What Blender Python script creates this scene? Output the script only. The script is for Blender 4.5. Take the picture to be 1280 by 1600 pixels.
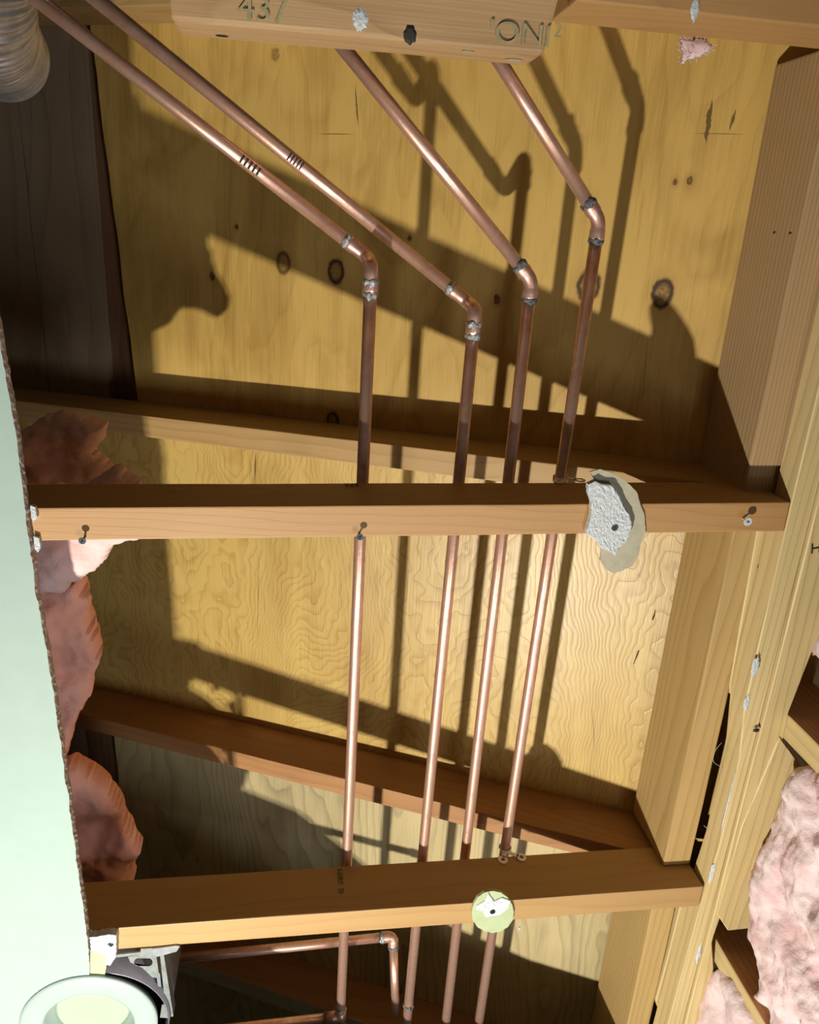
import bpy, bmesh, math, random
from mathutils import Vector, Matrix, noise
random.seed(7)
for o in list(bpy.data.objects): bpy.data.objects.remove(o, do_unlink=True)
SC = bpy.context.scene; COL = SC.collection
# world: X runs along the joists (image right), Y along the pipes (image down), Z up; joist undersides are z = 0

# ------------------------------------------------------------------ camera
CAMR = ((0.989736, -0.053146, -0.132660), (0.003990, 0.938193, -0.346091), (0.142854, 0.342009, 0.928775))
CAMP = Vector((0, 0, -0.8142)); FPX = 1203.38
cam = bpy.data.cameras.new('camera'); camo = bpy.data.objects.new('camera', cam); COL.objects.link(camo)
r, d, f = (Vector(v).normalized() for v in CAMR)
M = Matrix.Identity(4)
for i in range(3): M[i][0], M[i][1], M[i][2], M[i][3] = r[i], -d[i], -f[i], CAMP[i]
camo.matrix_world = M
cam.sensor_fit = 'HORIZONTAL'; cam.sensor_width = 36; cam.lens = 36 * FPX / 1280; cam.clip_start = 0.01
SC.camera = camo

# ------------------------------------------------------------------ light
def lamp(name, loc, power, size, col):
    l = bpy.data.lights.new(name, 'POINT'); l.energy = power; l.shadow_soft_size = size; l.color = col
    o = bpy.data.objects.new(name, l); COL.objects.link(o); o.location = loc; return o
LC = (1.0, 0.965, 0.86)
lamp('work_light_lower', (-0.347, 1.136, -1.006), 55, 0.010, LC)
lamp('work_light_upper', (-0.329, 1.118, -1.006), 55, 0.010, LC)
W = bpy.data.worlds.new('room_glow'); SC.world = W; W.use_nodes = True
W.node_tree.nodes['Background'].inputs[0].default_value = (1.0, 0.76, 0.54, 1)
W.node_tree.nodes['Background'].inputs[1].default_value = 0.05
fl = bpy.data.lights.new('cool_fill', 'AREA'); fl.shape = 'RECTANGLE'; fl.size = 0.9; fl.size_y = 0.35; fl.energy = 26; fl.color = (0.86, 0.93, 1.0)  # added cool fill aimed up at the lower bay, its source unseen
flo = bpy.data.objects.new('cool_fill', fl); COL.objects.link(flo); flo.location = (0.9, 1.22, -2.3)
flo.rotation_euler = (Vector((-.1, 1.1, 0.4)) - flo.location).to_track_quat('-Z', 'Y').to_euler()
SC.view_settings.view_transform = 'Standard'; SC.view_settings.look = 'None'
SC.view_settings.exposure = 0.0; SC.view_settings.gamma = 1; SC.view_settings.use_curve_mapping = False

# ------------------------------------------------------------------ measuring helpers: where a sight line meets a real plane
ZC, SL = 0.4372, -0.4824           # underside of the roof deck: z = ZC + SL*X
TH = math.atan(-SL)
def ray(u, v): return r * ((u - 640) / FPX) + d * ((v - 800) / FPX) + f
def onZ(u, v, z=0.0): k = ray(u, v); return CAMP + k * ((z - CAMP.z) / k.z)
def onX(u, v, x): k = ray(u, v); return CAMP + k * ((x - CAMP.x) / k.x)
def onY(u, v, y): k = ray(u, v); return CAMP + k * ((y - CAMP.y) / k.y)
def onR(u, v, off=0.0):
    k = ray(u, v); return CAMP + k * ((ZC - off - CAMP.z) / (k.z - SL * k.x))

# ------------------------------------------------------------------ object helpers
def tag(o, label=None, cat=None, group=None, kind=None):
    if label: o['label'] = label
    if cat: o['category'] = cat
    if group: o['group'] = group
    if kind: o['kind'] = kind
    return o
def link(name, me, mats, parent=None, loc=(0, 0, 0), rot=(0, 0, 0)):
    o = bpy.data.objects.new(name, me); COL.objects.link(o)
    for m in (mats if isinstance(mats, (list, tuple)) else [mats]): me.materials.append(m)
    if parent: o.parent = parent
    o.location = loc; o.rotation_euler = rot
    return o
def empty(name, loc, label, cat, group=None):
    o = bpy.data.objects.new(name, None); COL.objects.link(o); o.location = loc; o.empty_display_size = 0.02
    return tag(o, label, cat, group)
def mesh_from(bm, smooth=False):
    bmesh.ops.recalc_face_normals(bm, faces=bm.faces)
    me = bpy.data.meshes.new('m'); bm.to_mesh(me); bm.free()
    if smooth:
        for p in me.polygons: p.use_smooth = True
    return me

# ------------------------------------------------------------------ materials
def N(nt, t, **kw):
    n = nt.nodes.new(t)
    for k, v in kw.items(): setattr(n, k, v)
    return n
def new_mat(name):
    m = bpy.data.materials.new(name); m.use_nodes = True; nt = m.node_tree
    return m, nt, nt.nodes['Principled BSDF']
def mathn(nt, op, a, b=None, c=None):
    n = N(nt, 'ShaderNodeMath', operation=op)
    for i, v in enumerate((a, b, c)):
        if v is None: continue
        if isinstance(v, (int, float)): n.inputs[i].default_value = v
        else: nt.links.new(v, n.inputs[i])
    return n.outputs[0]
def mix(nt, fac, a, b, blend='MIX'):
    n = N(nt, 'ShaderNodeMix', data_type='RGBA', blend_type=blend)
    for i, v in ((0, fac), (6, a), (7, b)):
        if isinstance(v, (int, float)): n.inputs[i].default_value = v
        elif isinstance(v, tuple): n.inputs[i].default_value = (*v, 1) if len(v) == 3 else v
        else: nt.links.new(v, n.inputs[i])
    return n.outputs[2]
def mapr(nt, v, a, b, c=0, e=1):
    n = N(nt, 'ShaderNodeMapRange'); nt.links.new(v, n.inputs[0])
    for i, x in zip((1, 2, 3, 4), (a, b, c, e)): n.inputs[i].default_value = x
    return n.outputs[0]
def noisen(nt, vec, scale, detail=3, rough=.55, dist=0):
    n = N(nt, 'ShaderNodeTexNoise'); nt.links.new(vec, n.inputs['Vector'])
    n.inputs['Scale'].default_value = scale; n.inputs['Detail'].default_value = detail
    n.inputs['Roughness'].default_value = rough; n.inputs['Distortion'].default_value = dist
    return n
def vmath(nt, op, a, b):
    n = N(nt, 'ShaderNodeVectorMath', operation=op)
    for i, v in enumerate((a, b)):
        if isinstance(v, tuple): n.inputs[i].default_value = v
        else: nt.links.new(v, n.inputs[i])
    return n.outputs[0]
def wood(name, light, dark, along='x', rings=14, wob=.5, stretch=.07, knots=(), cracks=(), rough=.55, stain=.35, fine=.35, seed=0, ringamt=.75, bump=.25, rnd=1.0, spec=.4, patch=0.0, albedo=.68, knotdark=(.06, .028, .010)):
    """knots: (x, y, radius, depth); cracks: (x0, y0, x1, y1, width) in the object's own x, y"""
    light = tuple(c * albedo for c in light); dark = tuple(c * albedo for c in dark)
    m, nt, b = new_mat(name); L = nt.links
    tc = N(nt, 'ShaderNodeTexCoord').outputs['Object']
    info = N(nt, 'ShaderNodeObjectInfo').outputs['Random']
    co = N(nt, 'ShaderNodeCombineXYZ'); off = mathn(nt, 'MULTIPLY', info, 37.0 * rnd)
    for i in range(3): L.new(off, co.inputs[i])
    base = vmath(nt, 'ADD', vmath(nt, 'ADD', tc, co.outputs[0]), (seed * 3.7, seed * 1.3, seed * 2.1))
    sc = (stretch, 1, 1) if along == 'x' else (1, stretch, 1)
    st = vmath(nt, 'MULTIPLY', base, sc)
    # the ring field is a smooth height map; contour lines of it are the grain
    hn = noisen(nt, st, 3.2, 1.5, .4).outputs['Fac']
    h2 = noisen(nt, vmath(nt, 'MULTIPLY', base, tuple(v if v == 1 else v * 3 for v in sc)), 14, 2, .5).outputs['Fac']
    sp = N(nt, 'ShaderNodeSeparateXYZ'); L.new(base, sp.inputs[0])
    across = mathn(nt, 'ADD', sp.outputs[1 if along == 'x' else 0], mathn(nt, 'MULTIPLY', sp.outputs[2], .8))
    h = mathn(nt, 'ADD', mathn(nt, 'ADD', mathn(nt, 'MULTIPLY', across, 1.0 - wob), mathn(nt, 'MULTIPLY', hn, wob)), mathn(nt, 'MULTIPLY', h2, .035 * wob * 2))
    spk = N(nt, 'ShaderNodeSeparateXYZ'); L.new(tc, spk.inputs[0])
    kmask = None; rmask = None; hmask = None
    wobk = mathn(nt, 'MULTIPLY', mathn(nt, 'SUBTRACT', noisen(nt, tc, 90, 2).outputs['Fac'], .5), .5)
    for (kx, ky, kr, kd) in knots:
        dx = mathn(nt, 'SUBTRACT', spk.outputs[0], kx); dy = mathn(nt, 'SUBTRACT', spk.outputs[1], ky)
        if along == 'x': dx = mathn(nt, 'MULTIPLY', dx, .7)
        else: dy = mathn(nt, 'MULTIPLY', dy, .7)
        dd = mathn(nt, 'SQRT', mathn(nt, 'ADD', mathn(nt, 'MULTIPLY', dx, dx), mathn(nt, 'MULTIPLY', dy, dy)))
        dn = mathn(nt, 'ADD', mathn(nt, 'DIVIDE', dd, kr), mathn(nt, 'MULTIPLY', wobk, 1.0 if kr > .007 else 2.2))
        core = mathn(nt, 'MULTIPLY', mapr(nt, dn, 1.1, .8, 0, kd), mapr(nt, noisen(nt, tc, 260, 3).outputs['Fac'], .35, .65, .45, .95))
        rim = mathn(nt, 'MULTIPLY', mapr(nt, mathn(nt, 'ABSOLUTE', mathn(nt, 'SUBTRACT', dn, 1.0)), .38, .08, 0, 1), min(1.0, kd * 1.3))
        kmask = core if kmask is None else mathn(nt, 'MAXIMUM', kmask, core)
        halo = mathn(nt, 'MULTIPLY', mapr(nt, dn, 2.6, 1.0, 0, 1), .45 * kd)
        hmask = halo if hmask is None else mathn(nt, 'MAXIMUM', hmask, halo)
        if kr < .007: rim = core
        rmask = rim if rmask is None else mathn(nt, 'MAXIMUM', rmask, rim)
        h = mathn(nt, 'ADD', h, mathn(nt, 'DIVIDE', .004, mathn(nt, 'ADD', mathn(nt, 'DIVIDE', dd, kr), .6)))
    ph = mathn(nt, 'FRACT', mathn(nt, 'MULTIPLY', h, rings * 10.0))
    late = mapr(nt, ph, .25, .97, 0, 1)                     # slow darkening then a crisp edge
    late = mathn(nt, 'MULTIPLY', mathn(nt, 'POWER', late, 2.2), mapr(nt, ph, 1.0, .93, 0, 1))
    fib = noisen(nt, vmath(nt, 'MULTIPLY', base, (.02, 1, 1) if along == 'x' else (1, .02, 1)), 420, 2, .6).outputs['Fac']
    big = noisen(nt, vmath(nt, 'MULTIPLY', base, (.35, 1, 1) if along == 'x' else (1, .35, 1)), 7, 3, .6, .4).outputs['Fac']
    fac = mathn(nt, 'MULTIPLY', late, ringamt)
    fac = mathn(nt, 'ADD', fac, mathn(nt, 'MULTIPLY', mathn(nt, 'SUBTRACT', fib, .5), fine * 2))
    fac = mathn(nt, 'ADD', fac, mathn(nt, 'MULTIPLY', mathn(nt, 'SUBTRACT', big, .42), stain * 2.4))
    if patch:
        pn = noisen(nt, vmath(nt, 'MULTIPLY', base, (.45, 1, 1) if along == 'x' else (1, .45, 1)), 6.5, 2.5, .5, 1.6).outputs['Fac']
        fac = mathn(nt, 'ADD', fac, mathn(nt, 'MULTIPLY', mathn(nt, 'SUBTRACT', mathn(nt, 'PINGPONG', mathn(nt, 'MULTIPLY', pn, 7.0), 1.0), .4), patch))
        pn2 = noisen(nt, vmath(nt, 'MULTIPLY', base, (.06, 1, 1) if along == 'x' else (1, .06, 1)), 34, 3, .6).outputs['Fac']
        fac = mathn(nt, 'ADD', fac, mathn(nt, 'MULTIPLY', mathn(nt, 'SUBTRACT', pn2, .5), patch * 2.0))
    n = N(nt, 'ShaderNodeClamp'); L.new(fac, n.inputs[0]); fac = n.outputs[0]
    col = mix(nt, fac, light, dark)
    if kmask is not None:
        col = mix(nt, hmask, col, tuple(c * albedo for c in (.50, .24, .05)))
        col = mix(nt, kmask, col, tuple(c * albedo for c in (.20, .10, .035))); col = mix(nt, rmask, col, knotdark)
    cm = None
    for (x0, y0, x1, y1, w) in cracks:
        ln = math.hypot(x1 - x0, y1 - y0); ux, uy = (x1 - x0) / ln, (y1 - y0) / ln
        dx = mathn(nt, 'SUBTRACT', spk.outputs[0], x0); dy = mathn(nt, 'SUBTRACT', spk.outputs[1], y0)
        t = mathn(nt, 'ADD', mathn(nt, 'MULTIPLY', dx, ux), mathn(nt, 'MULTIPLY', dy, uy))
        s = mathn(nt, 'ABSOLUTE', mathn(nt, 'ADD', mathn(nt, 'SUBTRACT', mathn(nt, 'MULTIPLY', dx, uy), mathn(nt, 'MULTIPLY', dy, ux)), mathn(nt, 'MULTIPLY', wobk, w * 5)))
        q = mathn(nt, 'MULTIPLY', mathn(nt, 'LESS_THAN', s, mathn(nt, 'MULTIPLY', w, mathn(nt, 'SINE', mathn(nt, 'MULTIPLY', t, math.pi / ln)))), mathn(nt, 'MULTIPLY', mathn(nt, 'GREATER_THAN', t, 0), mathn(nt, 'LESS_THAN', t, ln)))
        cm = q if cm is None else mathn(nt, 'MAXIMUM', cm, q)
    if cm is not None: col = mix(nt, mathn(nt, 'MULTIPLY', cm, .8), col, (.06, .03, .01))
    L.new(col, b.inputs['Base Color']); b.inputs['Roughness'].default_value = rough
    b.inputs['Specular IOR Level'].default_value = spec
    bp = N(nt, 'ShaderNodeBump'); bp.inputs['Strength'].default_value = bump; bp.inputs['Distance'].default_value = .002
    L.new(mathn(nt, 'SUBTRACT', mathn(nt, 'MULTIPLY', fib, .6), mathn(nt, 'MULTIPLY', late, .6)), bp.inputs['Height']); L.new(bp.outputs[0], b.inputs['Normal'])
    return m
def plain(name, col, col2=None, scale=60, rough=.6, metal=0, bump=0, bscale=200, detail=4, contrast=(.35, .65), spec=.5):
    m, nt, b = new_mat(name); L = nt.links
    tc = N(nt, 'ShaderNodeTexCoord').outputs['Object']
    n = noisen(nt, tc, scale, detail).outputs['Fac']
    L.new(mix(nt, mapr(nt, n, *contrast), col, col2 or tuple(c * .8 for c in col)), b.inputs['Base Color'])
    b.inputs['Roughness'].default_value = rough; b.inputs['Metallic'].default_value = metal; b.inputs['Specular IOR Level'].default_value = spec
    if bump:
        bp = N(nt, 'ShaderNodeBump'); bp.inputs['Strength'].default_value = bump; bp.inputs['Distance'].default_value = .003
        L.new(noisen(nt, tc, bscale, 6, .65).outputs['Fac'], bp.inputs['Height']); L.new(bp.outputs[0], b.inputs['Normal'])
    return m

FIR = wood('fir_joist', (.60, .33, .125), (.42, .20, .062), rings=9, wob=.55, stain=.22, fine=.12, ringamt=.3, bump=.12)
FIR_PALE = wood('fir_pale', (.57, .345, .135), (.40, .20, .065), rings=8, wob=.5, stain=.22, fine=.15, ringamt=.3, bump=.12)
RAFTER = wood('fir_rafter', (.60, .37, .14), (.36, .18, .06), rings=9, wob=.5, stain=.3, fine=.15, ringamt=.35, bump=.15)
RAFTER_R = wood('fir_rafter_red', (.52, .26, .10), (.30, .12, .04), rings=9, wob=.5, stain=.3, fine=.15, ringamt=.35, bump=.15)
BLOCKM = wood('fir_block', (.60, .40, .20), (.37, .19, .075), rings=20, wob=.12, stretch=.03, stain=.15, fine=.15, ringamt=.65, bump=.3)
BLOCKM2 = wood('fir_block_wide', (.64, .43, .17), (.42, .24, .075), rings=13, wob=.3, stretch=.05, stain=.2, fine=.2, ringamt=.5, bump=.25)
PLATE = wood('plate_pine', (.86, .66, .32), (.55, .36, .13), rings=9, wob=.3, stretch=.05, stain=.25, fine=.25, ringamt=.5, bump=.3)
STUDB = wood('stud_brown', (.80, .40, .16), (.42, .18, .065), rings=17, wob=.2, stretch=.04, stain=.3, fine=.3, ringamt=.6)
OLD = wood('old_header', (.66, .41, .20), (.34, .17, .07), rings=8, wob=.5, stain=.6, fine=.25, ringamt=.4)
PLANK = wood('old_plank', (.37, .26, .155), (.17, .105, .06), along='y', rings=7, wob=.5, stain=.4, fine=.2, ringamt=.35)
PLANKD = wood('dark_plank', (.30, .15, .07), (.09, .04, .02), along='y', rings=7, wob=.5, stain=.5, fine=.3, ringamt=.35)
GREYW = wood('fill_lit_wood', (.70, .66, .56), (.42, .39, .31), rings=14, wob=.2, stain=.3, fine=.5, ringamt=.5)  # grey of the cool fill light, put into the wood colour

def copper_mat(name, col, col2, rough=.34):
    m, nt, b = new_mat(name); L = nt.links
    tc = N(nt, 'ShaderNodeTexCoord').outputs['Object']
    n = noisen(nt, tc, 38, 4, .65, .6).outputs['Fac']
    L.new(mix(nt, mapr(nt, n, .38, .68), col, col2), b.inputs['Base Color'])
    L.new(mapr(nt, n, .3, .7, rough - .06, rough + .14), b.inputs['Roughness'])
    b.inputs['Metallic'].default_value = .76
    bp = N(nt, 'ShaderNodeBump'); bp.inputs['Strength'].default_value = .15; bp.inputs['Distance'].default_value = .001
    L.new(noisen(nt, tc, 160, 3).outputs['Fac'], bp.inputs['Height']); L.new(bp.outputs[0], b.inputs['Normal'])
    return m
COPPER = copper_mat('copper', (.80, .50, .38), (.60, .33, .23), .34)
COPPER_F = copper_mat('copper_fitting', (.76, .47, .38), (.44, .24, .18), .38)
SOLDER = plain('solder_bright', (.62, .66, .66), (.20, .20, .20), 260, .38, .7, .6, 500)
SOLDER_D = plain('solder_burnt', (.05, .05, .05), (.22, .22, .22), 240, .5, .3, .6, 500)
INK = plain('ink', (.03, .025, .02), rough=.8)
GREEN_INK = plain('green_ink', (.20, .23, .13), (.44, .30, .14), 70, .8)
WHITE = plain('ceiling_paint', (.285, .37, .325), (.275, .355, .31), 30, .7, 0, .10, 420)
PAPERED = plain('drywall_core', (.48, .38, .30), (.28, .20, .16), 220, .9, 0, .6, 500)
GYPSUM = plain('gypsum', (.60, .63, .64), (.42, .36, .33), 260, .9, 0, .8, 300, contrast=(.5, .8))
PAPER = plain('drywall_paper', (.43, .39, .28), (.37, .33, .23), 60, .85, 0, .2, 300)
PAPER_G = plain('painted_paper', (.38, .43, .25), (.34, .39, .22), 60, .85, 0, .1, 300)
PINK = plain('insulation_pink', (.80, .57, .54), (.68, .40, .37), 14, .95, 0, .5, 160, contrast=(.3, .8), spec=.05)
PINK_D = plain('insulation_deep', (.90, .48, .38), (.72, .30, .23), 12, .95, 0, .5, 150, contrast=(.3, .8), spec=.05)
PINK_W = plain('insulation_pale', (.74, .60, .60), (.60, .38, .38), 26, .95, 0, .8, 90, contrast=(.4, .75), spec=.05, detail=8)
GALV = plain('galvanised', (.42, .46, .45), (.30, .33, .32), 90, .35, .7)
HOUSE = plain('housing_grey', (.20, .185, .21), (.16, .15, .17), 60, .45, .5)
TRIMW = plain('trim_white', (.305, .375, .345), (.30, .37, .34), 20, .35)
LENSM = plain('lens_white', (.30, .36, .27), (.295, .35, .265), 20, .4)
SCREWM = plain('screw_black', (.035, .05, .06), (.02, .03, .035), 200, .35, .5)
DUCTM = plain('duct_foil', (.66, .63, .60), (.50, .47, .44), 60, .36, .6, .1, 200)
STRAPM = plain('strap_metal', (.95, .93, .88), (.88, .85, .78), 120, .5, 0)
BLACKM = plain('cavity_shade', (.02, .018, .015), (.012, .01, .01), 60, .9)  # near-black colour stands in for the shade in gaps
WEB = plain('cobweb', (.6, .58, .52), rough=.9)

# ------------------------------------------------------------------ boards
def board_mesh(lx, ly, lz, bev=.0018, wav=.0006, x0=0.0):
    """a sawn board: local x is the length from x0 to x0+lx; y, z are 0..ly, 0..lz"""
    bm = bmesh.new(); n = max(2, int(lx / .03))
    v = bmesh.ops.create_cube(bm, size=1)['verts']
    for q in v: q.co = Vector((x0 + (q.co.x + .5) * lx, (q.co.y + .5) * ly, (q.co.z + .5) * lz))
    bmesh.ops.bevel(bm, geom=list(bm.edges), offset=bev, segments=2, affect='EDGES', profile=.6)
    es = [e for e in bm.edges if abs(e.verts[0].co.x - e.verts[1].co.x) > lx * .8]
    bmesh.ops.subdivide_edges(bm, edges=es, cuts=n)
    s = random.random() * 50
    for q in bm.verts:
        k = noise.noise_vector(Vector((q.co.x * 9 + s, q.co.y * 30, q.co.z * 30)))
        q.co.y += k.y * wav; q.co.z += k.z * wav
    return mesh_from(bm)
def board(name, mat, lx, ly, lz, loc, rot=(0, 0, 0), label=None, cat='board', group=None, parent=None, x0=0.0, bev=.0018):
    o = link(name, board_mesh(lx, ly, lz, bev, x0=x0), mat, parent, loc, rot)
    if label: tag(o, label, cat, group)
    return o
def prism(poly, z0, z1, bev=.0012):
    """polygon (list of x, y) extruded from z0 to z1"""
    bm = bmesh.new()
    a = [bm.verts.new((p[0], p[1], z0)) for p in poly]
    fc = bm.faces.new(a); g = bmesh.ops.extrude_face_region(bm, geom=[fc])
    for q in g['geom']:
        if isinstance(q, bmesh.types.BMVert): q.co.z = z1
    if bev: bmesh.ops.bevel(bm, geom=list(bm.edges), offset=bev, segments=1, affect='EDGES')
    return bm
def rel(pts, base): return [(p[0] - base[0], p[1] - base[1]) for p in pts]

# ------------------------------------------------------------------ structure: painted ceiling with a torn edge
edge_px = [(-60, 180), (-25, 400), (0, 537), (13, 610), (26, 687), (41, 811), (56, 924), (73, 1019), (84, 1085), (97, 1180), (109, 1262), (124, 1375), (137, 1469), (140, 1512), (141, 1540)]
ep = [onZ(*q, -.0127) for q in edge_px]
EDGE = []
for a, b_ in zip(ep, ep[1:]):
    n = max(2, int((b_ - a).length / .004))
    for i in range(n):
        p = a.lerp(b_, i / n)
        EDGE.append((p.x + .0012 * noise.noise(Vector((0, p.y * 170, 3))) + .0016 * noise.noise(Vector((0, p.y * 40, 9))), p.y))
LCX, LCY, LCR = -.2825, 1.0496, .080      # the hole cut for the recessed light
EDGE = [q for q in EDGE if q[1] < LCY - LCR - .002]
for i in range(25):
    a = math.pi * i / 24; EDGE.append((LCX - LCR * math.sin(a) - .0001, LCY - LCR * math.cos(a)))
YA, YE = EDGE[0][1], EDGE[-1][1]
def ceiling_mesh():
    bm = bmesh.new()
    prev = None
    for i, (x, y) in enumerate(EDGE):
        j = .0018 * noise.noise(Vector((7, y * 220, 1))); k = .0012 * noise.noise(Vector((5, y * 130, 4)))
        row = [bm.verts.new(c) for c in ((-1.5, y, -.0127), (x, y, -.0127), (x + .0006 + k, y, -.009), (x + .0010 + j, y, -.0045), (x + .0004 + k, y, 0.0), (-1.5, y, 0))]
        if prev:
            for q in range(5):
                fc = bm.faces.new((prev[q], prev[q + 1], row[q + 1], row[q])); fc.material_index = 0 if q == 0 else 1
        else: bm.faces.new(row)
        prev = row
    bm.faces.new(list(reversed(prev)))
    def slab(x0, x1, y0, y1):
        v = bmesh.ops.create_cube(bm, size=1)['verts']
        for q in v: q.co = Vector((x0 + (q.co.x + .5) * (x1 - x0), y0 + (q.co.y + .5) * (y1 - y0), -.0127 + (q.co.z + .5) * .0127))
    slab(-1.5, LCX, YE, 2.6)
    # the ceiling is still up beyond the lower edge of the hole; its broken edge runs diagonally
    low = [(LCX, YE), (-.215, 1.1095), (-.19, 1.096), (-.105, 1.106), (-.055, 1.134), (-.005, 1.163), (.06, 1.20), (.15, 1.236), (.30, 1.262), (.45, 1.268), (.90, 1.268), (.90, 2.6), (LCX, 2.6)]
    V = [[bm.verts.new((x, y, z)) for x, y in low] for z in (-.0127, 0)]
    bm.faces.new(V[0]); bm.faces.new(V[1])
    for q in range(len(low)):
        fc = bm.faces.new((V[0][q], V[0][(q + 1) % len(low)], V[1][(q + 1) % len(low)], V[1][q])); fc.material_index = 1
    slab(-1.5, .9, -1.5, -.32)
    slab(-1.5, -.40, -.32, YA)
    return mesh_from(bm)
link('ceiling', ceiling_mesh(), [WHITE, PAPERED])['kind'] = 'structure'

# ------------------------------------------------------------------ roof deck: plywood panels and old planks, on the slope
def slope_obj(name, x0, x1, y0, y1, thick, mat, label, cat, group=None, rise=0.0, wavy=0.0, skew=0.0):
    """panel on the roof slope; local x runs down the slope, local z up; x0..x1 are world X"""
    c = math.cos(TH); l0, l1 = x0 / c, x1 / c
    bm = bmesh.new()
    n = max(2, int((y1 - y0) / .012)) if wavy else 1
    pts = []
    s = random.random() * 40
    for i in range(n + 1):
        y = y0 + (y1 - y0) * i / n; pts.append((l0 + skew * (y - .2) + wavy * (noise.noise(Vector((s, y * 12, 0))) + .3 * noise.noise(Vector((s, y * 70, 3)))), y))
    for i in range(n + 1):
        y = y1 + (y0 - y1) * i / n; pts.append((l1 + .7 * wavy * (noise.noise(Vector((s + 9, y * 10, 0))) + .3 * noise.noise(Vector((s, y * 60, 0)))), y))
    ox, oy = l1 - .0, y0
    ox = (l0 + l1) / 2; oy = (y0 + y1) / 2
    bm = prism([(p[0] - ox, p[1] - oy) for p in pts], 0, thick, 0)
    rot = Matrix.Rotation(TH, 4, 'Y')
    o = link(name, mesh_from(bm), mat)
    o.matrix_world = Matrix.Translation(Vector((0, 0, ZC + rise))) @ rot @ Matrix.Translation((ox, oy, 0))
    return tag(o, label, cat, group)
def roof_local(u, v, x0, x1, y0, y1):
    p = onR(u, v); c = math.cos(TH); return p.x / c - (x0 + x1) / 2 / c, p.y - (y0 + y1) / 2
PX0, PX1 = -.286, .86
P_A, P_B, P_C = (PX0, PX1, -.75, .316), (-.640, PX1, .318, .932), (-.385, PX1, .934, 2.0)
def kn(lst, P): return [(*roof_local(u, v, *P), rr, dp) for (u, v, rr, dp) in lst]
def ck(lst, P): return [(*roof_local(a, b_, *P), *roof_local(c, e, *P), w) for (a, b_, c, e, w) in lst]
PLYA = wood('plywood_smooth', (.86, .55, .150), (.50, .28, .055), along='y', rings=3, wob=.9, stretch=.2, seed=2, rnd=0, stain=.6, fine=.45, ringamt=.25, patch=.34, bump=.15, rough=.5,
            knots=kn([(443, 411, .010, .6), (525, 424, .011, .8), (332, 432, .005, .9), (1035, 459, .0115, .9), (920, 447, .013, .75), (777, 468, .005, .95), (370, 355, .003, .9),
                      (1055, 284, .003, .8), (1078, 283, .004, .8), (430, 86, .006, .4), (520, 658, .009, .8), (640, 372, .003, .8)], P_A),
            cracks=ck([(494, 209, 556, 210, .0006), (1080, 208, 1170, 210, .0004), (1112, 155, 1103, 225, .003), (1150, 170, 1140, 205, .0016), (1013, 520, 1003, 640, .0004), (555, 130, 560, 200, .0012)], P_A))
PLYB = wood('plywood_rough', (.78, .53, .155), (.44, .235, .042), along='y', rings=11, wob=.8, stretch=.30, seed=5, rnd=0, stain=.5, fine=.5, ringamt=.45, patch=.25, bump=.22, rough=.42, spec=.6,
            knots=kn([(1000, 900, .003, .3)], P_B), cracks=ck([(400, 705, 398, 752, .0014), (405, 850, 402, 1000, .0005), (925, 1100, 930, 1180, .0005)], P_B))
PLYC = wood('plywood_grey', (.72, .57, .29), (.34, .27, .14), along='y', rings=8, wob=.6, stretch=.12, seed=9, rnd=0, stain=.7, fine=.4, ringamt=.5, bump=.3, rough=.6)
slope_obj('plywood_panel', *P_A, .016, PLYA, 'smooth yellow plywood roof panel with dark knots above the bends of the copper pipes', 'plywood', wavy=.003, skew=.07)
slope_obj('plywood_panel', *P_B, .016, PLYB, 'bright curly-grained plywood roof panel between the two long ceiling joists', 'plywood', wavy=.003)
slope_obj('plywood_panel', *P_C, .016, PLYC, 'greyish streaked plywood roof panel below the second rafter', 'plywood', wavy=.003)
for (a, b_, y0, y1, m, rise, lab) in (
        (-.452, -.335, -.75, .316, PLANK, .004, 'wide dark roof plank left of the smooth plywood, next to the gap strip'),
        (-.640, -.454, -.75, .316, PLANK, .004, 'dark roof plank in the upper left corner behind the flexible duct'),
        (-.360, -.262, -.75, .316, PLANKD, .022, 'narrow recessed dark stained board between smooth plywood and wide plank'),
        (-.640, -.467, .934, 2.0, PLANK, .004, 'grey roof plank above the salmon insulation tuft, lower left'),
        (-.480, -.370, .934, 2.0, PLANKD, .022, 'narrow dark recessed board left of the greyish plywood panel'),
        (-.80, -.642, -.75, 2.0, PLANK, .004, 'outermost dark roof plank over the painted ceiling edge')):
    slope_obj('roof_plank', a, b_, y0, y1, .018 if m is PLANK else .012, m, lab, 'plank', 'old planks of the roof deck', rise=rise, wavy=.003 if m is PLANK else 0)
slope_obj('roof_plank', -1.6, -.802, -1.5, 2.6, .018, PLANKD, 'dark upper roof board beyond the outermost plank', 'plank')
slope_obj('gap_blackout', -1.6, 1.25, -1.6, 2.7, .01, BLACKM, 'unseen black sheet added above the roof boards to keep gaps dark', 'blackout sheet', rise=.06)  # unseen sheet, added so the gaps between boards stay black

# ------------------------------------------------------------------ ceiling joists
def joist(y_ref, k, w, x0, x1, mat, label, h=.0815, name='ceiling_joist'):
    o = board(name, mat, x1 - x0, w, h, (0, y_ref, 0), (0, 0, math.atan(k)), label, 'joist', x0=x0)
    return o
JA = joist(.2933, -.0133, .0380, -.80, .594, FIR, 'upper long wooden ceiling joist carrying the torn drywall scrap')
JB = joist(.8928, -.0007, .0384, -.80, .600, FIR_PALE, 'lower long wooden ceiling joist carrying the round drywall patch')
JT = joist(-.2520, .004, .040, .256, .86, FIR, 'ceiling joist at the top right edge, behind the inked timber block')

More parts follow.
